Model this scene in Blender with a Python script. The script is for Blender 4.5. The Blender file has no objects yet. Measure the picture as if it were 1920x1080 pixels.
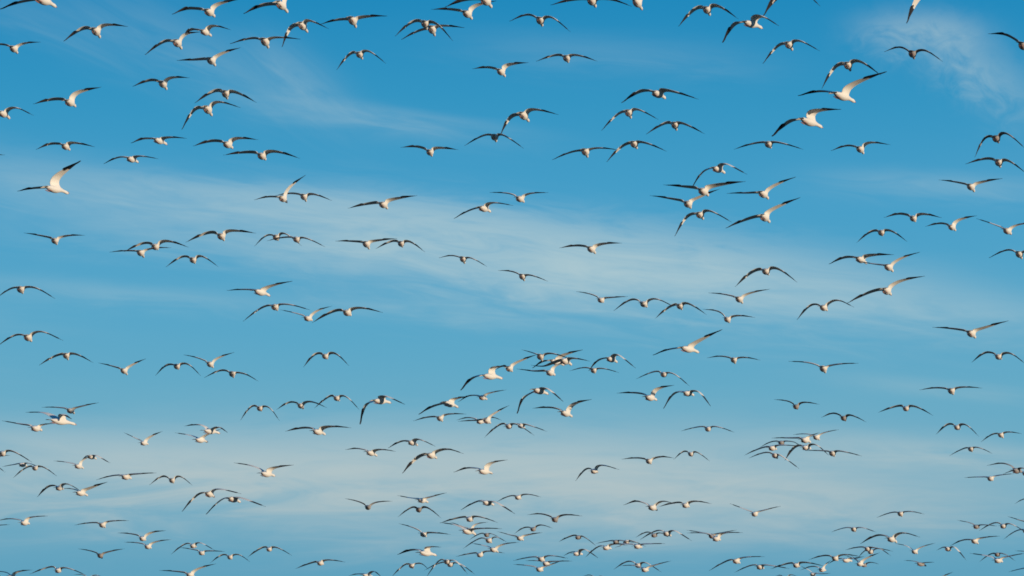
import bpy, bmesh, math, random
from mathutils import Vector, Matrix
R = math.radians
rng = random.Random(7)
S = bpy.context.scene

# ------------------------------------------------------------------ camera
HFOV, PITCH = 14.0, 8.0                       # telephoto, tilted up at the flock
FPX = 960.0 / math.tan(R(HFOV / 2))           # focal length in pixels of a 1920 px wide frame
cam_d = bpy.data.cameras.new('camera')
cam_d.sensor_width = 36.0
cam_d.lens = 18.0 / math.tan(R(HFOV / 2))
cam_d.clip_start, cam_d.clip_end = 0.5, 60000.0
cam = bpy.data.objects.new('camera', cam_d)
S.collection.objects.link(cam)
EYE = Vector((0, 0, 1.7))
cam.location = EYE
cam.rotation_euler = (R(90 + PITCH), 0, 0)
S.camera = cam

# ------------------------------------------------------------------ sun and sky
SUN_EL, SUN_AZ = 3.5, 60.0                   # low sun, behind the camera and round to its right hand
to_sun = Vector((math.sin(R(SUN_AZ)) * math.cos(R(SUN_EL)), -math.cos(R(SUN_AZ)) * math.cos(R(SUN_EL)), math.sin(R(SUN_EL))))
sun_d = bpy.data.lights.new('sun', 'SUN')
sun_d.energy, sun_d.angle, sun_d.color = 4.5, R(0.5), (1.0, 0.81, 0.59)
sun = bpy.data.objects.new('sun', sun_d)
S.collection.objects.link(sun)
sun.location = to_sun * 200
sun.rotation_euler = to_sun.to_track_quat('Z', 'Y').to_euler()

S.view_settings.view_transform = 'Standard'
S.view_settings.look = 'None'
S.view_settings.gamma = 1.0
S.view_settings.exposure = 0.0
S.view_settings.use_curve_mapping = False
S.cycles.filter_width = 1.7

w = bpy.data.worlds.new('World')
S.world = w
w.use_nodes = True
w.cycles.sampling_method = 'MANUAL'
w.cycles.sample_map_resolution = 256
nt = w.node_tree
nt.nodes.clear()
N, L = nt.nodes, nt.links
def node(t, **k):
    n = N.new(t)
    for a, b in k.items():
        setattr(n, a, b)
    return n
def put(sock, v):
    if hasattr(v, 'is_output') or isinstance(v, bpy.types.NodeSocket):
        L.new(v, sock)
    else:
        sock.default_value = v
def M(op, a, b=None, c=None, clamp=False):
    n = node('ShaderNodeMath', operation=op, use_clamp=clamp)
    put(n.inputs[0], a)
    if b is not None: put(n.inputs[1], b)
    if c is not None: put(n.inputs[2], c)
    return n.outputs[0]
def MIX(f, a, b, mode='MIX'):
    n = node('ShaderNodeMix', data_type='RGBA', blend_type=mode)
    put(n.inputs[0], f); put(n.inputs[6], a); put(n.inputs[7], b)
    return n.outputs[2]
sky = node('ShaderNodeTexSky', sky_type='NISHITA', sun_disc=False)
sky.sun_elevation = R(SUN_EL)
sky.sun_rotation = math.atan2(to_sun.x, to_sun.y)
sky.air_density, sky.dust_density, sky.ozone_density, sky.altitude = 1.0, 0.6, 2.5, 100.0
gen = node('ShaderNodeTexCoord').outputs['Generated']
sep = node('ShaderNodeSeparateXYZ'); L.new(gen, sep.inputs[0])
DEG = 180 / math.pi
az = M('MULTIPLY', M('ARCTAN2', sep.outputs[0], sep.outputs[1]), DEG)      # degrees, 0 straight ahead
el = M('MULTIPLY', M('ARCSINE', sep.outputs[2]), DEG)                      # degrees above the horizon
SKYGRADE = 1
# a clear winter sky: the deepening of the blue with height
ramp = node('ShaderNodeValToRGB')
L.new(M('DIVIDE', el, 30.0, clamp=True), ramp.inputs[0])
def lin(r, g, b):
    f = lambda c: (c / 255 / 12.92) if c <= 10 else ((c / 255 + 0.055) / 1.055) ** 2.4
    return (f(r), f(g), f(b), 1)
stops = [(0.0, (140, 178, 196)), (4.1, (96, 164, 194)), (5.2, (110, 173, 199)), (6.5, (103, 173, 202)), (7.6, (86, 168, 204)),
         (9.2, (70, 161, 204)), (10.6, (50, 151, 198)), (12.0, (28, 139, 192)), (30.0, (14, 92, 158))]
cr = ramp.color_ramp
while len(cr.elements) < len(stops): cr.elements.new(0.5)
for e, (p, c) in zip(cr.elements, stops):
    e.position = p / 30.0; e.color = lin(*c)
# cirrus: long soft streaks high above, each with its own place, bearing, length and breadth
def streak(px, py, ang, ln, up, dn, amt, sc=1.0, seed=0.0, asp=1.0):
    a0 = (px - 960) / 137.0; e0 = PITCH - (py - 540) / 137.0
    dx = M('SUBTRACT', az, a0); dy = M('SUBTRACT', el, e0)
    ca, sa = math.cos(R(-ang)), math.sin(R(-ang))
    u = M('ADD', M('MULTIPLY', dx, ca), M('MULTIPLY', dy, sa))
    v = M('SUBTRACT', M('MULTIPLY', dy, ca), M('MULTIPLY', dx, sa))
    cmb = node('ShaderNodeCombineXYZ')
    put(cmb.inputs[0], M('MULTIPLY', u, 0.55 * sc * asp)); put(cmb.inputs[1], M('MULTIPLY', v, 3.4 * sc / asp)); cmb.inputs[2].default_value = seed
    nz = node('ShaderNodeTexNoise', noise_dimensions='3D')
    L.new(cmb.outputs[0], nz.inputs['Vector'])
    nz.inputs['Scale'].default_value = 1.0; nz.inputs['Detail'].default_value = 4.0; nz.inputs['Roughness'].default_value = 0.60
    nz.inputs['Distortion'].default_value = 0.9
    n = nz.outputs['Fac']
    v = M('ADD', v, M('MULTIPLY', M('SUBTRACT', n, 0.5), 0.9 * (up + dn)))
    # broad soft profile with its own falloff above and below the spine
    s = M('ADD', M('MULTIPLY', M('GREATER_THAN', v, 0.0), 1 / up - 1 / dn), 1 / dn)
    q = M('MULTIPLY', v, s)
    prof = M('EXPONENT', M('MULTIPLY', M('MULTIPLY', q, q), -1.0))
    uu = M('MULTIPLY', u, 1 / ln)
    win = M('EXPONENT', M('MULTIPLY', M('POWER', M('ABSOLUTE', uu), 2.6), -1.0))
    tex = M('MULTIPLY_ADD', n, 2.6, -0.32, clamp=False)
    return M('MULTIPLY', M('MULTIPLY', prof, win), M('MULTIPLY', M('MAXIMUM', tex, 0.0), amt))
ST = [
    # px, py, angle, half-length(deg), up, down, amount
    (1020, 450, 7, 4.0, .34, .72, .84, 1.25, 1.0),
    (560, 372, 5, 3.0, .12, .44, .36, 1.3, 2.0),
    (420, 440, 5, 2.8, .30, .40, .26, 0.9, 2.4),
    (1380, 525, 6, 3.6, .34, .50, .44, 1.0, 3.0),
    (1000, 500, 4, 2.2, .25, .30, .28, 1.2, 3.7),
    (360, 100, 26, 1.9, .40, .40, .14, 0.9, 4.0),
    (555, 145, 38, 0.8, .30, .26, .17, 1.4, 4.5),
    (700, 212, 7, 1.9, .10, .24, .22, 1.0, 5.0),
    (90, 60, 22, 1.3, .30, .30, .09, 1.0, 5.5),
    (1150, 95, 4, 2.0, .22, .30, .10, 1.0, 5.7),
    (110, 345, 9, 1.8, .30, .42, .24, 1.0, 6.0),
    (1740, 58, 4, 0.80, .20, .34, .40, 2.2, 7.0, 2.2),
    (1850, 135, 36, 0.9, .34, .36, .34, 2.2, 8.4, 2.2),
    (1760, 350, 4, 1.5, .16, .22, .22, 1.0, 9.0),
    (1800, 590, 5, 2.0, .25, .30, .22, 1.0, 10.0),
    (250, 555, 4, 2.2, .14, .20, .20, 1.0, 11.0),
    (800, 585, 5, 1.6, .10, .14, .22, 1.0, 12.0),
    (640, 885, -1, 6.0, .55, .55, .95, 0.9, 13.0),
    (250, 855, 6, 3.0, .26, .30, .34, 1.0, 14.0),
    (1250, 910, 3, 4.6, .46, .44, .52, 1.1, 15.0),
    (1750, 850, 5, 2.1, .18, .26, .44, 1.0, 16.0),
    (1100, 990, 0, 4.4, .34, .40, .34, 0.9, 17.0),
    (1450, 930, 4, 2.6, .25, .40, .24, 1.0, 18.0),
    (1750, 730, 6, 1.4, .12, .14, .16, 1.0, 19.0),
    # the same kind of veils on past the frame
    (-900, 500, 6, 5.0, .5, .8, .5, .8, 20.0), (2900, 420, 5, 5.0, .5, .8, .45, .8, 21.0), (900, -600, 10, 7.0, .8, 1.0, .45, .8, 22.0),
    (-2600, 100, 8, 8.0, .8, 1.2, .5, .7, 23.0), (4600, 200, 6, 8.0, .8, 1.2, .5, .7, 24.0),
]
acc = None
for s in ST:
    t = streak(*s)
    acc = t if acc is None else M('ADD', acc, t)
cover = M('SUBTRACT', 1.0, M('EXPONENT', M('MULTIPLY', acc, -1.0)))
# the Nishita sky gives the falloff round the whole dome; the ramp grades its colour
sky_s = node('ShaderNodeVectorMath', operation='SCALE'); L.new(sky.outputs[0], sky_s.inputs[0]); sky_s.inputs['Scale'].default_value = 0.10
base = MIX(0.06, ramp.outputs[0], sky_s.outputs[0])
low = node('ShaderNodeMapRange'); L.new(el, low.inputs['Value'])
for k_, v_ in (('From Min', 5.2), ('From Max', 7.6), ('To Min', 0.0), ('To Max', 1.0)): low.inputs[k_].default_value = v_
# veils seen through more air towards the horizon look warmer
veil = MIX(low.outputs['Result'], lin(188, 199, 198), lin(178, 203, 209))
col = MIX(cover, base, veil)
bg = node('ShaderNodeBackground'); L.new(col, bg.inputs[0]); bg.inputs[1].default_value = 1.0
out = node('ShaderNodeOutputWorld'); L.new(bg.outputs[0], out.inputs[0])

# ------------------------------------------------------------------ materials
def mat(name, col, rough, var=0.0, scale=30.0, trans=0.0):
    m = bpy.data.materials.new(name); m.use_nodes = True
    t = m.node_tree; b = t.nodes['Principled BSDF']
    b.inputs['Roughness'].default_value = rough
    b.inputs['Specular IOR Level'].default_value = 0.25
    n = t.nodes.new('ShaderNodeTexNoise'); n.inputs['Scale'].default_value = scale; n.inputs['Detail'].default_value = 4
    c = t.nodes.new('ShaderNodeTexCoord'); t.links.new(c.outputs['Object'], n.inputs['Vector'])
    r = t.nodes.new('ShaderNodeMapRange')
    r.inputs['To Min'].default_value = 1 - var; r.inputs['To Max'].default_value = 1 + var
    t.links.new(n.outputs['Fac'], r.inputs['Value'])
    mx = t.nodes.new('ShaderNodeVectorMath'); mx.operation = 'SCALE'; mx.inputs[0].default_value = col
    t.links.new(r.outputs['Result'], mx.inputs['Scale'])
    t.links.new(mx.outputs[0], b.inputs['Base Color'])
    return m
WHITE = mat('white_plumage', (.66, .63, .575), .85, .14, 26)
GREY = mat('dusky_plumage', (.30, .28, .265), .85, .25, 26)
BLACK = mat('black_primaries', (.026, .025, .028), .6, .3, 40)
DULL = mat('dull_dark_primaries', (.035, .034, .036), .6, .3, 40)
PINK = mat('pink_bill', (.42, .20, .16), .5, .1, 60)
SOIL = mat('harvested_field', (.20, .155, .095), .95, .4, .6)

# ------------------------------------------------------------------ setting
def mesh_obj(name, bm, mats, parent=None, smooth=True):
    me = bpy.data.meshes.new(name)
    bm.to_mesh(me); bm.free()
    for m in mats: me.materials.append(m)
    if smooth:
        for p in me.polygons: p.use_smooth = True
    o = bpy.data.objects.new(name, me)
    S.collection.objects.link(o)
    if parent: o.parent = parent
    return o
bm = bmesh.new()
vs = [bm.verts.new((x, y, 0)) for x, y in ((-30000, -20000), (30000, -20000), (30000, 40000), (-30000, 40000))]
bm.faces.new(vs)
g = mesh_obj('ground', bm, [SOIL], smooth=False)
g['kind'] = 'structure'; g['label'] = 'flat tan stubble field far below the flock'

# ------------------------------------------------------------------ a goose
UPV = Vector((0, 0, 1))
CAM_R = Matrix.Rotation(R(PITCH), 3, 'X')
def ray(px, py):
    return (CAM_R @ Vector(((px - 960) / FPX, 1.0, -(py - 540) / FPX))).normalized()
# rings of the body from the tail root to the bill base: forward, up, half width, half height (metres)
RINGS = [(-.345, .030, .020, .012), (-.30, .022, .046, .026), (-.225, .010, .076, .056), (-.14, .002, .096, .080), (-.045, -.004, .104, .091),
         (.05, -.006, .103, .092), (.135, -.003, .090, .080), (.20, -.003, .068, .064), (.265, -.004, .050, .052),
         (.32, -.010, .039, .042), (.375, -.016, .034, .038), (.42, -.020, .038, .042), (.462, -.024, .038, .042), (.497, -.031, .029, .031), (.512, -.036, .015, .017)]
NV = 12
def body_mesh(wings, droop):
    """One continuous skin: tail root, trunk, neck, head and both wings out to the hand. wings = {+1: sections, -1: sections} in the goose's own axes."""
    bm = bmesh.new()
    rings = []
    for y, z, rx, rz in RINGS:
        rx *= .85; rz *= .85
        z += -droop * max(0.0, y - .2) ** 1.5
        rings.append([bm.verts.new((rx * math.cos(R(15 + 30 * k)), y, z + rz * math.sin(R(15 + 30 * k)))) for k in range(NV)])
    holes = {1: [], -1: []}
    for i in range(len(rings) - 1):
        for k in range(NV):
            k2 = (k + 1) % NV
            if 3 <= i <= 5 and k in (0, 4):
                continue
            bm.faces.new((rings[i][k], rings[i][k2], rings[i + 1][k2], rings[i + 1][k]))
    bm.faces.new(rings[0]); bm.faces.new(list(reversed(rings[-1])))
    for s in (1, -1):
        lo, hi = (0, 1) if s == 1 else (5, 4)
        # leading edge first: upper row then lower row back again
        loop = [rings[i][hi] for i in (6, 5, 4, 3)] + [rings[i][lo] for i in (3, 4, 5, 6)]
        prev = loop
        secs = wings[s]
        for j, (pts, black) in enumerate(secs):
            cur = [bm.verts.new(p) for p in pts]
            for a in range(8):
                b = (a + 1) % 8
                f = bm.faces.new((prev[a], prev[b], cur[b], cur[a]))
                f.material_index = 1 if black else 0
            prev = cur
        f = bm.faces.new(prev); f.material_index = 1
    bmesh.ops.recalc_face_normals(bm, faces=bm.faces)
    return bm

def cat(P0, P1, P2, P3, t):
    return 0.5 * ((2 * P1) + (P2 - P0) * t + (2 * P0 - 5 * P1 + 4 * P2 - P3) * t * t + (3 * P1 - P0 - 3 * P2 + P3) * t ** 3)
def spine(A, B, C):
    """Smooth line through shoulder A, wrist B and tip C, sampled by length."""
    pts = []
    for k in range(25):
        pts.append(cat(A - (B - A) * .6, A, B, C, k / 24))
    for k in range(1, 25):
        pts.append(cat(A, B, C, C + (C - B) * .6, k / 24))
    d = [0.0]
    for i in range(1, len(pts)): d.append(d[-1] + (pts[i] - pts[i - 1]).length)
    def at(t):
        x = max(0.0, min(1.0, t)) * d[-1]
        for i in range(1, len(pts)):
            if d[i] >= x:
                f = (x - d[i - 1]) / max(1e-9, d[i] - d[i - 1])
                return pts[i - 1].lerp(pts[i], f)
        return pts[-1]
    return at, d[-1]

def leaf_blade(bm, base, tip, wide, nrm, thick=.004, sweep=None):
    """A feather: a narrow vane with a raised shaft line, rounded towards its tip."""
    ax = tip - base; ln = ax.length
    if ln < 1e-5: return
    side = ax.cross(nrm).normalized()
    up = []; dn = []
    for t, wd in ((0, .55), (.35, .95), (.72, 1.0), (.92, .80), (1.0, .32)):
        c = base + ax * t
        up.append((bm.verts.new(c - side * wide * wd * .42), bm.verts.new(c + nrm * thick), bm.verts.new(c + side * wide * wd * .58)))
        dn.append(bm.verts.new(c - nrm * thick))
    for i in range(4):
        a, b = up[i], up[i + 1]
        bm.faces.new((a[0], a[1], b[1], b[0])); bm.faces.new((a[1], a[2], b[2], b[1]))
        bm.faces.new((a[2], dn[i], dn[i + 1], b[2])); bm.faces.new((dn[i], a[0], b[0], dn[i + 1]))
    bm.faces.new((up[0][0], dn[0], up[0][2], up[0][1])); bm.faces.new((up[4][0], up[4][1], up[4][2], dn[4]))

# bill, feet and tail feathers are alike on every goose and share their meshes
bm = bmesh.new()
prev = None
for y, z, rx, rz in ((.505, -.034, .016, .020), (.530, -.040, .013, .016), (.555, -.049, .010, .009), (.565, -.053, .004, .004)):
    cur = [bm.verts.new((rx * math.cos(R(60 * k)), y, z + rz * math.sin(R(60 * k)))) for k in range(6)]
    if prev:
        for k in range(6): bm.faces.new((prev[k], prev[(k + 1) % 6], cur[(k + 1) % 6], cur[k]))
    else: bm.faces.new(list(reversed(cur)))
    prev = cur
bm.faces.new(prev)
bmesh.ops.recalc_face_normals(bm, faces=bm.faces)
bill0 = mesh_obj('bill', bm, [PINK])
feet0 = []
for s in (-1, 1):
    bm = bmesh.new()
    leaf_blade(bm, Vector((s * .035, -.16, -.062)), Vector((s * .030, -.335, -.030)), .026, Vector((0, .1, 1)).normalized(), .006)
    bmesh.ops.recalc_face_normals(bm, faces=bm.faces)
    feet0.append(mesh_obj('foot', bm, [PINK]))
def tail_bm():
    bm = bmesh.new()
    for k in range(9):
        a = (k - 4) / 4
        leaf_blade(bm, Vector((a * .028, -.30, .024 - abs(a) * .004)), Vector((a * .085, -.445 + .02 * abs(a), .030 - .012 * abs(a))), .040, Vector((0, 0, 1)), .004)
    bmesh.ops.recalc_face_normals(bm, faces=bm.faces)
    return bm
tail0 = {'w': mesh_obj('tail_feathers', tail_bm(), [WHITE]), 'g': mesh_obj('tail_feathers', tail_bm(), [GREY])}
for o in [bill0, *feet0, *tail0.values()]: S.collection.objects.unlink(o)
def clone(o, parent):
    c = o.copy(); S.collection.objects.link(c); c.parent = parent
    return c

CHORD = [(.10, .30, .030), (.24, .275, .026), (.40, .255, .022), (.54, .235, .018), (.62, .20, .015), (.72, .13, .012), (.84, .070, .009), (.93, .035, .006)]
def build_goose(row, label, group):
    bx, by, yaw, lex, ley, ltx, lty, rex, rey, rtx, rty = row
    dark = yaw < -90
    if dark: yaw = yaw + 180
    yaw0 = yaw
    yaw *= .52
    # size in the picture: own span against what birds at that height of the sky show
    hl = [math.hypot(ex - bx, ey - by) + math.hypot(tx - ex, ty - ey) for ex, ey, tx, ty in ((lex, ley, ltx, lty), (rex, rey, rtx, rty))]
    own = max(max(hl), .5 * (hl[0] + hl[1])) / (.5 + .5 * math.cos(R(min(yaw, 50))))
    row_h = 66.0 - 22.0 * max(0.0, min(1.0, by / 1080.0))
    if yaw0 >= 70: own = row_h * 1.35
    half = .55 * min(own, row_h * 1.35) + .45 * row_h
    dist = FPX * .74 / half
    d = ray(bx, by)
    C0 = EYE + d * dist
    eyel = math.degrees(math.asin(d.z))
    # heading: away from the camera, turned by yaw to the camera's right hand
    hz = Vector((d.x, d.y, 0)).normalized()
    hz = Matrix.Rotation(R(-yaw), 3, 'Z') @ hz         # turns +Y towards +X
    pitch = rng.uniform(1.5, 6.5)
    f = (hz * math.cos(R(pitch)) + UPV * math.sin(R(pitch))).normalized()
    r = f.cross(UPV).normalized() * -1.0                # turned below so that side, forward and up are right-handed
    bank = math.atan2(-(rty - lty), max(20.0, rtx - ltx)) * .45
    r = (Matrix.Rotation(-bank, 3, f) @ r)
    u = f.cross(r).normalized()
    if u.z < 0: u = -u
    B = Matrix((r, f, u)).transposed()                  # columns: side, forward, up
    if B.determinant() < 0:
        r = -r; B = Matrix((r, f, u)).transposed()
    Bi = B.transposed()
    # wing joints: where the sight line meets the goose's own cross plane
    wy = min(yaw, 46.0)
    nz = Matrix.Rotation(R(-wy), 3, 'Z') @ Vector((d.x, d.y, 0)).normalized()
    npl = (nz * math.cos(R(pitch)) + UPV * math.sin(R(pitch))).normalized()
    def hit(px, py, off):
        q = ray(px, py)
        t = ((C0 - EYE).dot(npl) + off) / q.dot(npl)
        return Bi @ (EYE + q * t - C0)
    wings, feathers = {}, {}
    alpha0 = R(-3 - pitch + rng.uniform(-4, 3.5))
    for side in (-1, 1):                                # -1: wing on the picture's left
        ex, ey, tx, ty = (lex, ley, ltx, lty) if side < 0 else (rex, rey, rtx, rty)
        fold = rng.uniform(.7, 1.2)
        droop = math.atan2(ty - by, abs(tx - bx))
        alpha = alpha0
        if side < 0 and yaw0 >= 28 and R(5) < droop < R(52):      # a wing on its downstroke, twisted edge on
            alpha += R(yaw) * math.sin(droop) * 1.0
        W = hit(ex, ey, .07 * fold); T = hit(tx, ty, -.10 * fold)
        sg = 1 if (W.x + T.x) > 0 else -1
        if sg in wings: sg = -sg
        A = Vector((sg * .055, .125, .045))
        at, ln = spine(A, W, T)
        secs = []
        fw = Vector((0, 1, 0))
        def frame(t):
            p = at(t); tg = (at(min(1, t + .03)) - at(max(0, t - .03))).normalized()
            n = (fw - tg * fw.dot(tg)).normalized().cross(tg) * -sg
            n.normalize()
            if n.z < 0 and abs(n.z) > .05: n = -n
            fo = (fw - tg * fw.dot(tg)).normalized()
            c = (-fo * math.cos(alpha) - n * math.sin(alpha)).normalized()
            return p, tg, n, c
        sc = max(.62, min(1.12, ln / .72))
        for t, ch, th in CHORD:
            p, tg, n, c = frame(t)
            ch *= sc
            k = max(0, (.16 - t) / .16)
            up = [p + c * ch * x + n * th * h for x, h in ((0, .25), (.18, .62), (.5, .40), (1, .02))]
            lo = [p + c * ch * x - n * th * h for x, h in ((1, .02), (.5, .10), (.18, .30), (0, .30))]
            camber = [0, .012, .010, -.012]
            up = [q + n * camber[i] * sc for i, q in enumerate(up)]
            lo = [q + n * camber[3 - i] * sc for i, q in enumerate(lo)]
            secs.append((up + lo, t > .64))
        wings[sg] = secs
        fb = bmesh.new()
        nf = 10
        for i in range(nf):
            s = i / (nf - 1)
            p, tg, n, c = frame(.585 + .29 * s)
            base = p + c * (.085 * (1 - s) ** .8 * sc + .004)
            if i == nf - 1: tip = T + tg * .03
            else:
                p2, _t, n2, c2 = frame(.70 + .30 * s ** .9)
                tip = p2 + c2 * (.185 * (1 - s) ** .95 * sc) + c2 * rng.uniform(0, .006)
            leaf_blade(fb, base, tip, .080 * sc * (1 - .15 * s), n, .003)
        bmesh.ops.recalc_face_normals(fb, faces=fb.faces)
        feathers[sg] = fb
    if len(wings) < 2: raise RuntimeError('wing sides')
    root = bpy.data.objects.new('snow_goose', None)
    S.collection.objects.link(root)
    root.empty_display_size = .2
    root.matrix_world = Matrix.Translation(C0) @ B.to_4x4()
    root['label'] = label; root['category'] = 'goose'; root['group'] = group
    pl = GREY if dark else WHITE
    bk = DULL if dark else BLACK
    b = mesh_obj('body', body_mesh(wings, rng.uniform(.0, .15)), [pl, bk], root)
    md = b.modifiers.new('smooth', 'SUBSURF'); md.levels = md.render_levels = 1
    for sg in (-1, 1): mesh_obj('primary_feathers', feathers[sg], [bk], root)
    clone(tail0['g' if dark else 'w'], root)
    clone(bill0, root)
    for q in feet0: clone(q, root)
    return root

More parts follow.
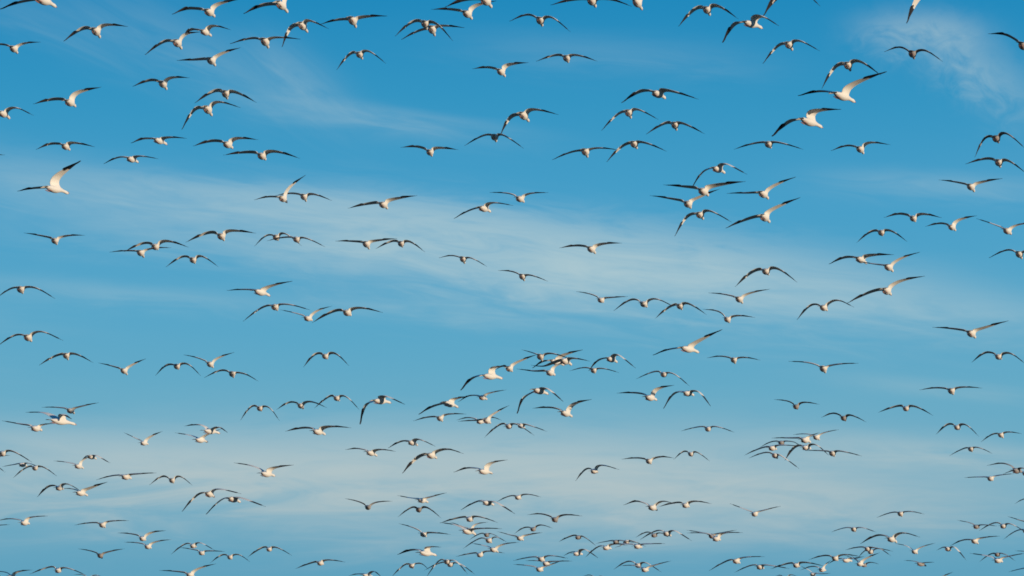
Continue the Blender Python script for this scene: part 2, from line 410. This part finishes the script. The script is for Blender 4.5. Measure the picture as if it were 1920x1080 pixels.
# ------------------------------------------------------------------ the flock: body, heading, then wrist and tip of the two wings
DATA = """
1490 -15 25 1457.5 0 1432.5 27.5 1512.5 -10 1536.2 10
1747.5 -15 25 1725 0 1700.8 41.2 1770 -22.5 1802.5 -12.5
82.5 1.2 45 45 4.5 2.5 16.2 100 -15 130 -35
911.2 2.5 22 877.5 1.2 837.5 11.8 930 -11.2 967.5 -22.5
1110 2.5 15 1077.5 1.2 1035 8.8 1147.5 1.2 1182.5 11.2
1195 6.2 20 1172.5 -10 1135 -17.5 1212.5 -12.5 1240 -27.5
527.5 10.5 25 495 12 458.8 24.5 543.8 -10 567.5 -30
1325.8 18.8 12 1305 18.8 1273.8 47.5 1347.5 13.8 1382.5 34.2
392.5 23 22 355 18 325 25.8 412.5 9.5 447.5 -1.2
876.2 26.2 20 845 19.5 811.2 17.5 895 12.5 928.8 2
1013 38.8 10 990 28.8 957.5 38.8 1035 33.8 1067.5 58
661.2 39.5 15 635 38.8 603.8 44.5 690 33 723.8 30
797 45 8 775 42.5 742.5 66.2 820 47.5 847.5 75
1408.8 45 45 1382.5 45 1355.8 77.5 1430 32.5 1458.8 47.5
567.5 49.5 22 547.5 53.8 529.5 85.8 580 40 614.5 53.2
810.2 56.2 12 787.5 58.8 754.5 73 830 50 868.8 51.8
180 59.5 18 157.5 55.5 121.2 75.8 200 48.8 237.5 49.5
385 60.5 30 360 57 341.2 71.2 402.5 50 431.2 55.5
497 78.8 15 475 73 433.8 81.2 517.5 71.8 561.2 73.2
332.5 81.2 18 310 79.2 273.8 101.2 350 65.5 375 60
1479.5 84.5 14 1460 87.5 1431.8 117.5 1500 78 1535 94.5
1918 86.2 -165 1887.5 67.5 1855.5 63.2 1937.5 80 1967.5 87.5
25.8 91.8 18 5 84.5 -27.5 86.2 47.5 82.5 74.5 79
1710.8 101.2 -172 1687.5 89.5 1660 96.2 1735 95.8 1765.8 114.2
674.5 102.5 12 657.5 102.5 632.5 129.2 692.5 97.5 721.8 117.5
1062.5 109.2 8 1042.5 105 1007.5 114.2 1082.5 105 1118 114.2
396.2 114.2 18 362.5 113.8 333.8 113.2 420 101.2 448.8 90
1590 123 10 1567.5 127.5 1542 163.8 1612.5 117 1650 140
939.5 135 20 917.5 128.2 888 128.8 955 123.8 988.8 117.5
305.5 158 18 285 152 250.8 161.2 322.5 147.5 353 145.8
423 176.2 8 402.5 173 367 191.8 445 176.2 478.8 191.2
1233.8 176.2 30 1205 172.5 1167.5 191.2 1257.5 172.5 1307.5 185.5
1579.5 180.5 48 1545 172.5 1498.8 178.8 1605 160 1660 135
131.2 192.5 24 105 188 64.5 194.5 147.5 176.2 187.5 163.8
389.5 206.2 18 367.5 206.2 342 240.5 410 192.5 448.8 201.2
1178.8 212 10 1160 215 1129.5 243 1197.5 207 1232.5 223.2
6.2 213.8 30 -15 207.5 -37.5 225 30 203 60.8 215.5
982 217.5 22 960 221.2 938.8 251.2 1002.5 207 1045 214.5
1518 228.8 50 1490 226.2 1449.2 253.8 1532.5 211.2 1575 205
1265.5 235 8 1247.5 233 1213.2 250.5 1282.5 233.8 1319.2 250
927.5 257 8 907.5 255 873 272 945 255 980 277
1868 260 -170 1847.5 260 1828.8 292.5 1887.5 251.2 1921.2 277.5
298.8 264.2 38 272.5 261.2 247.5 267.5 322.5 258.8 348.8 259.5
1189.2 270.5 12 1167.5 276.2 1138.8 302 1212.5 270 1248 283
1441.2 270.5 10 1415 270 1378.8 279.2 1465 269.5 1503.8 279.5
427 271.2 22 400 266.2 364.2 273.2 447.5 261.2 482 261.8
123.2 275 20 97.5 271.2 69.5 279.5 140 269.5 176.2 275
1613 280 15 1590 274.2 1560 282 1632.5 268.8 1667.5 271.2
1097.5 285 10 1072.5 286.2 1037.5 298.8 1122.5 278.8 1157.5 280.8
806.2 285.5 10 782.5 276.8 753.2 276.2 822.5 279.2 857 280.5
491.2 292.5 16 465 287.5 421.2 290.5 517.5 286.2 560 296.2
-47.5 293.8 15 -72.5 290 -100 292.5 -25 291.2 7 290.5
247 298.8 32 225 295.5 196.2 306.2 265 293.8 295 297.5
1872.5 305 8 1850 299.2 1812.5 306.8 1892.5 303.8 1922.5 323.8
1346.2 317.5 32 1322.5 320 1298.8 348.8 1362.5 308 1399.2 326.2
1820.5 350.5 16 1795 343.2 1762.5 337.5 1847.5 341.8 1877.5 335
102.5 354.5 58 67.5 354.2 35 358 112.5 335 149.5 302.5
1318.8 358.8 20 1282.5 351.8 1246.2 346.8 1350 349.2 1395.5 340.5
1431.2 364.2 22 1400 363.2 1365 362.5 1457.5 347.5 1490 332.5
570 369.2 12 547.5 363.8 518.8 366.2 590 365.8 620.5 375.5
530.5 372.5 18 505 370 478.8 374.2 545 352.5 571.2 329.5
975 373 20 955 363.8 920 360.8 995 363.8 1026.2 361.2
1290 382.5 12 1262.5 375 1221.2 367 1310 372.5 1347.5 355
718.8 383.8 18 690 384.2 655 390 742.5 375 780 367
907.5 391.2 32 885 393.8 853 408.8 925 381.2 960 385
1312.5 403 14 1290 407.5 1266.2 440.8 1332.5 397 1370 415.5
1433.8 408 20 1407.5 411.2 1363 426.8 1450 395 1498.2 371.2
1712.5 409.5 10 1687.5 402.5 1659.2 407.5 1732.5 403 1763.8 408
1785 426.2 18 1765 420 1736.8 424.2 1800 413.8 1830 404.5
1888.8 433 18 1862.5 421.2 1833 410.5 1910 422.5 1945 416.2
1652.5 436.2 6 1632.5 436.2 1607.5 453.8 1672.5 435 1699.5 452
415 443 12 392.5 438.2 350.5 453.2 435 434.5 478 437
518 445 10 500 442.5 478.8 460 535 438.8 563.8 459.5
556.2 448.8 12 532.5 446.2 502.5 451.2 577.5 448.8 607.5 462
103 451.2 10 80 443.8 47 437 127.5 443.2 157 441.2
752 457 8 735 453.8 706.2 465.5 770 455 795 471.2
687 458 14 660 453.8 631.2 452 712.5 452 742.5 447.5
291.2 462.5 12 270 457.5 235 471.2 315 453.8 352 463
1108.8 467.5 20 1085 462 1051.2 464.5 1132.5 458.8 1163.8 455.8
263.8 474.2 16 237.5 471.2 207.5 472.5 290 466.2 318.8 464.5
1911.2 477 12 1890 469.5 1856.2 482.5 1930 471.2 1960 482.5
868.2 486.2 10 847.5 480 825 483 885 485 911.2 498.8
1613.8 487 28 1587.5 483.8 1556.2 494.2 1640 480 1673.8 477.5
362 487.5 10 342.5 482.5 312.5 499.5 380 482 407.5 498.8
1666.2 501.2 20 1636.2 495.5 1610 490 1692.5 485 1723 473.2
1436.2 508.8 12 1412.5 511.2 1380 536.2 1460 506.2 1493 528
979.5 518.8 12 960 510 935.8 507.2 997.5 517.5 1025.5 526.8
38.8 542.5 10 20 542.5 -5 557.5 67.5 541.2 101.2 558.8
1662.5 545.5 18 1635 548.8 1591.2 567 1690 528.8 1732 518
488.8 548 44 462.5 543.8 427.5 544.5 512.5 537 546.2 527.5
1386.2 561.2 16 1360 553.2 1330.5 549.2 1407.5 550.8 1441.2 542.5
1126.8 562.5 14 1110 553 1082.5 546.8 1147.5 558.8 1175.5 556.2
1207.5 570 14 1185 562.5 1152.5 581.2 1230 561.2 1261.2 573.8
1275 574.2 10 1257.5 576.2 1230 595.8 1292.5 571.2 1323 588.8
515.8 575.5 10 492.5 577.5 457.5 601.2 542.5 572 578.8 580.5
1544.5 577 16 1522.5 572.5 1495.5 598 1570 563.8 1599.5 575
651.2 586.2 16 627.5 585 587.5 603.8 677.5 578.8 715.5 585.5
577.5 597 22 557.5 588.8 527.5 581.2 597.5 583 620 574.5
1363.8 598.8 12 1347.5 585 1320 580 1385 593 1413.8 595
1821.2 625.5 18 1790 618.2 1750.8 613.8 1847.5 616.2 1888.8 602
52.5 633 16 30 629.2 -2.5 647 77.5 622.5 116.2 637.5
1290.5 654.5 48 1260 655 1226.2 665 1315 640 1352 618.8
124.2 667 10 105 668.8 75 683.8 145 666.2 173 679.2
610 668 12 592.5 665 570 687 630 664.5 653 684.5
1013.2 668.8 10 997.5 661.8 980 656.2 1035 663.8 1070 673
1872.5 668.8 14 1850 662 1823.2 678.2 1895 663.8 1921.2 681.2
1146.2 673.8 32 1125 675 1105 693.8 1160 666.2 1190 688.8
1375.8 675 8 1352.5 668.8 1327.5 670.8 1397.5 671.2 1423.8 675
1060 677.5 30 1022.5 687.5 997.5 685 1077.5 673 1103.8 676.8
1042.5 678.8 42 1022.5 677.5 1000 688.8 1060 667 1091.2 656.2
394.2 683 16 372.5 672.5 346.2 665.5 412.5 671.2 437.5 661.2
331.8 687 10 312.5 686.2 292.5 703 352.5 683.8 375 703.2
955 691.2 14 942.5 687.5 930 692.5 975 678.8 1006.2 665
1543.8 691.2 10 1517.5 681.2 1480.8 677.5 1572.5 683.8 1607.5 681.2
1113 694.5 8 1095 690 1070 695 1132.5 692 1158.8 698.2
232.5 695.5 18 215 688.8 186.2 680.8 250 685 271.8 673.2
1032 698.8 22 1002.5 697 971.2 692 1042.5 687.5 1065 677.5
435.5 701.2 8 415 695.5 385 707 460 702.5 482.5 713.8
1244.5 702 8 1227.5 697.5 1195 709.5 1265 702.5 1291.2 722.5
920 705.5 55 892.5 707 865 730 930 690 952.5 687
1783.8 733 10 1757.5 728.2 1726.2 730.8 1805 727 1839.5 727.5
1011.7 733.3 42 985 745 970 773.3 1031.7 731.7 1054.7 751.7
1290 737.5 30 1266.7 737.5 1245 764.2 1313.3 736.7 1331.3 760
905 745.3 24 881.7 742.5 860.8 752.5 920 737.5 947.5 731.3
1219.2 745.8 32 1196.7 738.3 1158.3 737 1236.7 730 1262.5 722.5
631.7 746.7 14 618.3 744.2 590.8 764.2 650 745 672.5 767
713.3 752 50 690 757.5 675.3 793.3 726.7 744.2 757.5 757.5
843 757.5 42 816.7 761.7 786.7 775.8 855 749.2 878.3 743.3
564.2 760.8 14 545 755 520 767 583.3 754.2 611.3 763.8
1492.5 762.5 -170 1478.3 753.3 1453.3 749.2 1508.3 755.3 1535 758
487.2 765.8 10 471.7 763.3 451.7 786.7 505 765 523 787.5
1698.8 765.8 8 1681.7 763 1648.3 772.8 1718.3 764.2 1747.5 778
132.5 770 20 108.3 764.7 80.8 763.7 155 762.5 183.3 755.3
1060.8 775.3 32 1038.3 765.8 1000.8 765.3 1080 758.3 1107.5 749.2
1582 784.2 -168 1563.3 775.8 1541.3 782.2 1596.7 779.7 1623 790.8
825 784.5 14 803.3 783 776.7 788.8 841.7 777.5 872.5 776.3
913.3 789.2 18 890 789.2 860.8 790 925 778.3 953.3 760.8
113.3 790.3 80 93.3 775.8 50 773 123.3 777.5 133.3 785
900 790.3 22 880 783.7 857.5 787.2 923.3 783.3 939.2 787.5
977.5 798.3 20 963.3 795.8 945 800 991.7 798 1023.7 808.3
954.2 799.2 12 938.3 796.7 909.7 818.8 970 796.7 1000 815.3
1795 801.3 14 1778.3 796.7 1756.3 813.3 1811.7 797.5 1833.7 816.7
67.5 803.3 30 36.7 795.8 5.8 789.2 83.3 796.7 100 794.2
1327.5 804.2 8 1311.7 800.8 1279.2 807.5 1345 800.8 1375.3 810
394.2 808.7 55 378.3 797.5 347.5 798.7 413.3 801.7 425.3 810
596.7 809.7 36 575 803.3 536.7 808.3 620 801.3 656.7 802
1876.7 815.8 14 1861.7 815 1840.8 827.5 1891.7 810.8 1914.2 813
1530.8 820 18 1513.3 814.2 1489.2 814.7 1546.7 811.7 1571.3 805.8
1510 825 26 1485 822.2 1449.2 821.3 1520 818.3 1535 811.7
375.8 825.3 42 356.7 816.7 330 811.7 388.3 816.7 413.3 805
1465 830.3 -165 1446.7 829 1425.8 838.3 1488.3 829.2 1501.7 836.7
773.3 830.5 32 755 828 729.2 839.2 786.7 824.7 815 836.3
270 830.8 26 256.7 823.3 234.2 812 283.3 820 303.3 809.2
1511.7 839.2 26 1493.3 838.3 1472.5 861.7 1531.7 835 1552.8 852.5
1448.3 840 22 1428.3 840.8 1397.5 852.8 1468.3 835.3 1498.3 836.7
1820.3 842 8 1806.7 842 1781.7 853.7 1836.7 840.3 1859.2 849.7
695.8 849.7 36 673.3 842 649.2 843 715 843.8 740.8 846.3
1560.8 850 12 1540 845.8 1511.7 845 1576.7 846.7 1614.2 854.7
4.7 850.3 10 -13.3 849.2 -36.7 865 25 847.5 58.3 865.8
1295.3 851.3 10 1281.7 847.5 1264.2 860.8 1308.3 849.2 1329.5 863.8
808.7 854.2 26 786.7 858.3 755.8 885.8 838.3 843.3 867.5 850
1453.3 854.2 14 1435 849.2 1405.8 858.3 1468.3 857.5 1497.2 877.8
171.7 856.7 32 160 857.5 148.3 875 185 855.8 205.8 868
-13.3 861.7 14 -30 858.3 -53.3 856.7 3.3 855.8 17.5 853.7
1216.7 864.7 12 1196.7 859.7 1167.5 860.8 1240 857.5 1262.5 858.7
42.5 871.3 28 26.7 871.7 5.8 874.7 56.7 869.7 75 876.7
147.5 874.2 28 126.7 867.5 102.5 864.2 156.7 863.3 175 853.3
65.8 877.5 8 50 877.5 25.8 895 83.3 877.5 105.3 892
-23.3 880 10 -40 876.7 -58.3 885 -6.7 875 8.7 884.7
1906.7 882.5 -155 1883.3 869.7 1852.5 872.5 1918.3 878.3 1938.3 886.7
1114.2 883.3 20 1100 880 1080.3 900.3 1128.3 873 1159.2 880
908.3 884.2 42 881.7 878 852.5 884.7 923.3 869.2 950 862.5
1922.5 887.5 12 1901.7 883 1881.7 888.3 1940 884.2 1960 891.7
500 888.7 42 475 875 440.8 868 516.7 878.3 549.2 872
236.3 894.2 28 213.3 892.5 182.5 899.2 263.3 889.2 291.7 886.7
1857.2 897.2 14 1836.7 895 1810 895.5 1876.7 891.3 1900 888.3
322.5 900.8 10 305 894.2 281.7 908 338.3 894.2 359.2 908.7
111.3 915 24 93.3 912.5 70.8 930.8 126.7 908 150.8 920.3
151.7 924.7 38 136.7 917.5 118.3 915.8 173.3 915.8 200 904.2
392.8 926.7 24 373.3 927.5 342.5 957.5 410 917.5 450.8 925.3
971.3 932.5 18 955.8 930.8 933.3 940 990 927.5 1013.3 931.7
1931.7 935.8 12 1916.7 937.5 1904.2 943.7 1946.7 934.2 1963.3 938.3
437.5 936.3 36 418.3 935.8 387.5 963 460 935.8 496.7 949.5
791.7 938.3 36 773.3 934.7 746.7 929.2 811.7 931.7 835.8 924.2
914.2 943 36 898.3 940 865.8 955 936.7 945 964.2 962.5
1285.8 947.5 20 1270 943.3 1236.7 949.7 1305 940.8 1332.5 944.2
690 951.3 -174 673.3 941.7 648.3 935 706.7 942.5 734.2 939.7
1223.3 952 26 1196.7 940.8 1170.8 946.3 1243.3 940.8 1263.3 944.2
785 955.8 -174 771.7 952.5 747.5 968.3 801.7 953 825.8 970.3
1688.3 963.3 10 1671.7 961.7 1645.8 969.7 1708.3 959.7 1731.7 963.7
1415 963.7 14 1400 956.7 1370 944.7 1430 958.3 1461.7 949.5
880.8 973.3 16 861.7 971.7 826.7 980.3 900 970 931.3 979.2
1040.3 974.2 -168 1016.7 964.7 990.8 965 1060 966.3 1090 967.5
46.3 980.3 28 23.3 973.3 -3.3 975.8 58.3 970.8 88.3 967.5
1933.3 983.3 20 1915 977 1890.8 968.7 1946.7 980 1966.7 975
192 984.2 16 173.3 980.8 141.7 984.2 208.3 978 240 976.2
1881.3 986.3 14 1865 980.8 1837.5 994.2 1896.7 983.3 1921.7 996.7
1830.8 987.5 -160 1815 979.7 1796.7 975.8 1848.3 984.7 1868.3 986.3
-25 989.2 14 -43.3 986.7 -63.3 988.3 0 985.3 16.7 983.7
999.7 992.2 -166 983.3 990 965.8 999.7 1015 985 1035 990
1600.8 992.5 12 1585 990 1560 997 1618.3 990 1641.7 997.5
882.5 993.7 20 873.3 990 845 979.2 893.3 983.7 913.3 979.2
1923.3 995 14 1905 996.3 1883.3 1010 1940 993.3 1958.3 1000
877.5 996.7 42 855 985 827.5 980 903.3 991.7 939.2 991.3
1250.8 1000.8 22 1233.3 995.3 1201.7 1010.8 1266.7 995.8 1295.8 1013.3
794.2 1002 18 776.7 990.8 749.2 982 816.7 1000 843.3 1002
912.5 1003 -166 900 1001.3 880.8 1011.7 923.3 1001.7 934.2 1006.7
1226.7 1003.7 -160 1213.3 998.3 1193.3 1006.7 1240 1000 1251.7 1006.7
1335 1005 -160 1318.3 999.7 1289.2 994.2 1353.3 1000 1379.2 994.2
1084.2 1007.5 -160 1073.3 1005.3 1049.2 1015 1098.3 1009.2 1115.8 1022
975 1009.2 22 958.3 1004.2 934.2 997 993.3 1003.3 1015.8 998.7
267.5 1009.7 18 250 1002.5 222.5 999.2 286.7 999.2 309.7 995
1343.3 1010 22 1325 1000.8 1290 999.2 1360 1000 1390.8 998.7
1672 1011.3 26 1648.3 1004.2 1615 1018.3 1693.3 1000 1723.3 1006.7
916.7 1013.3 14 900 1010 870 1027.5 931.7 1007.5 948.3 1015.3
1827.5 1014.7 20 1806.7 1013.3 1783.3 1022.5 1848.3 1008.3 1873.3 1005.3
1155 1015.8 -160 1141.7 1015 1119.2 1018.7 1171.7 1015 1191.7 1017.5
1175 1015.8 16 1166.7 1022.5 1154.2 1026.2 1191.7 1017 1210 1024.2
362.5 1023.3 18 348.3 1020.3 322.5 1038 376.7 1018.3 400.8 1030.8
1195.8 1024.2 24 1176.7 1020.8 1145 1019.2 1218.3 1020.3 1245.3 1019.2
277.5 1025 20 260 1018.7 234.2 1016.7 293.3 1016.7 319.2 1011.7
1137.5 1027 28 1123.3 1025 1099.2 1043.3 1155 1020.8 1175 1022.5
1627.5 1029.2 20 1610 1026.7 1586.7 1030.8 1643.3 1028.3 1672.5 1033.3
1777.5 1029.2 16 1768.3 1026.7 1757.5 1031.3 1791.7 1026.7 1810.8 1049.2
505 1029.7 14 491.7 1028 465.8 1043.7 521.7 1028.3 545.8 1040.8
925.8 1030.8 26 906.7 1023.3 885.8 1018.7 946.7 1020.8 971.7 1017
1715 1034.2 18 1700 1024.2 1680 1019.2 1730 1025.8 1751.7 1018.7
1632.5 1034.7 14 1621.7 1033.3 1608.3 1046.7 1650 1029.2 1669.2 1041.3
378 1036.7 16 361.7 1030.8 338.3 1026.7 396.7 1033.8 420 1034.2
799.2 1037.5 58 778.3 1031.7 746.7 1039.2 806.7 1026.7 825.8 1025.8
1935 1037.5 18 1920 1034.2 1905 1032.8 1950 1033.3 1966.7 1030
1082.5 1038 34 1071.7 1035.8 1057.5 1041.7 1098.3 1030.8 1120 1045
1870 1039.7 -165 1856.7 1040 1837.5 1052.5 1886.7 1040.8 1902.5 1050.8
900 1040.3 16 886.7 1038 856.7 1043.3 916.7 1034.2 945 1037
188 1041.7 -168 171.7 1034.2 148.3 1029.2 206.7 1035 231.7 1029.2
431.3 1044.7 12 416.7 1041.3 395.8 1054.2 448.3 1040.8 467.5 1052.5
1565.8 1047 16 1546.7 1042.5 1518.3 1048.8 1585 1040.8 1611.7 1043.3
1015 1048.3 18 998.3 1045 964.2 1050.8 1033.3 1042.5 1063.3 1046.7
1587.5 1050.8 38 1573.3 1048.3 1553.3 1056.7 1605 1047.5 1619.2 1043.7
1871.7 1050.8 24 1850 1042.5 1820 1037.5 1895 1043.3 1920.8 1037.5
1380.5 1052 20 1365 1052 1331.3 1069.2 1400 1045.3 1431.3 1043.7
838.3 1053.3 14 825 1050.8 800.8 1080 856.7 1053.3 875.8 1075
600.8 1055.8 18 585 1056.3 555.8 1065.8 618.3 1050.8 645.8 1053.7
1024.2 1056.7 22 1008.3 1052 987.5 1051.3 1043.3 1053.3 1071.7 1052
1612.5 1057.5 22 1601.7 1048.3 1585 1041.7 1625 1048.3 1648.3 1036.7
1726.7 1058 -140 1713.3 1052.5 1696.3 1050.8 1741.7 1055 1750.8 1054.2
844.2 1058.3 12 826.7 1055.8 797.5 1068.3 863.3 1058.3 889.2 1075.8
1493.3 1059.7 18 1478.3 1057.5 1446.7 1066.3 1513.3 1055.8 1542.5 1060.8
1620 1059.7 -160 1608.3 1050.8 1596.7 1042.5 1633.3 1055 1647.5 1057.5
1196.7 1060 16 1178.3 1053 1152.5 1066.3 1211.7 1055.8 1238.7 1071.7
771.7 1060.8 10 760 1059.2 735.8 1080 790 1057.5 802.5 1066.7
1425.3 1063 20 1408.3 1060.8 1379.2 1072.5 1440 1060.3 1478.3 1065.8
1933.3 1067 18 1916.7 1066.7 1892.5 1072 1950 1064.2 1973.3 1065
1011.7 1067.5 20 995 1061.7 964.2 1058.3 1030 1060.8 1055 1050.8
1209.2 1068 20 1188.3 1060.8 1164.2 1060.8 1230 1060 1256.7 1052
1541.7 1068.3 22 1525 1062.5 1502.5 1068.3 1548.3 1060 1557.5 1050.8
109.2 1069.2 14 95 1063.7 57.5 1075.8 128.3 1066.3 159.2 1077.5
1524.2 1076.7 18 1516.7 1069.2 1501.7 1061.7 1540 1076.3 1555.8 1075
356.7 1078.3 22 333.3 1072.7 300.8 1069.7 375 1066.7 403.3 1057.5
688.3 1079.2 45 671.7 1076.7 655 1079.2 703.3 1071.7 715 1081.7
21.7 1080.8 30 10 1073.3 -10 1071.7 36.7 1072.5 59.2 1068.7
166.7 1085.3 12 155 1078 140 1077.3 180 1078.7 196.7 1085
1473.3 1085.3 14 1463.3 1079.3 1453.3 1080.8 1483.3 1078 1495 1081.3
1118.3 1085.8 16 1106.7 1078.7 1093.3 1080.3 1128.3 1080.8 1143.3 1085.3
1755 1086.7 20 1733.3 1083.3 1716.7 1086.7 1768.3 1081.7 1785.8 1073
"""
ROWS = [[float(x) for x in ln.split()] for ln in DATA.strip().splitlines()]

# ------------------------------------------------------------------ what each goose looks like and where it flies
def pose(r):
    bx, by = r[0], r[1]
    al = math.degrees(math.atan2(by - r[6], bx - r[5])); ar = math.degrees(math.atan2(by - r[10], r[9] - bx))
    if r[2] >= 70: return 'seen side on, neck stretched'
    if al > 8 and ar > 8: return 'wings raised in a V'
    if al < -14 and ar < -14: return 'wings arched steeply down'
    if ar - al > 22: return 'tilted, right-hand wing up'
    if al - ar > 22: return 'tilted, left-hand wing up'
    if al < 2 and ar < 2: return 'wings bowed gently down'
    return 'wings held almost level'
ONES = 'zero one two three four five six seven eight nine ten eleven twelve thirteen fourteen fifteen sixteen seventeen eighteen nineteen'.split()
TENS = ' ten twenty thirty forty fifty sixty seventy eighty ninety'.split(' ')
def words(n):
    n = max(0, min(99, n))
    return ONES[n] if n < 20 else TENS[n // 10] + ('-' + ONES[n % 10] if n % 10 else '')
def label_of(r):
    kind = 'dusky grey' if r[2] < -90 else 'white'
    x, y = r[0] / 19.2, r[1] / 10.8
    across, down = words(round(x)) + ' percent across', words(round(y)) + ' percent down'
    if r[0] < 0: return '%s goose off the left edge, wing tip showing, %s' % (kind, down)
    if r[0] > 1920: return '%s goose off the right edge, wing tip showing, %s' % (kind, down)
    if r[1] < 0: return '%s goose off the top edge, wings showing, %s' % (kind, across)
    if r[1] > 1080: return '%s goose mostly below the bottom edge, %s' % (kind, across)
    near = min((math.hypot(r[0] - q[0], r[1] - q[1]) for q in ROWS if q is not r))
    extra = ', beside a neighbour' if near < 34 else ''
    return '%s goose, %s%s, %s, %s' % (kind, pose(r), extra, across, down)
labels = {}
for r in ROWS:
    lb = label_of(r)
    if lb in labels: lb = lb.replace(' goose', ' lower goose', 1)
    if lb in labels: lb = lb.replace(' lower goose', ' lowest goose', 1)
    assert lb not in labels, lb
    if len(lb.replace(',', '').split()) > 16: lb = lb.replace(', beside a neighbour', '')
    labels[lb] = r
    build_goose(r, lb, 'geese flying in the flock')
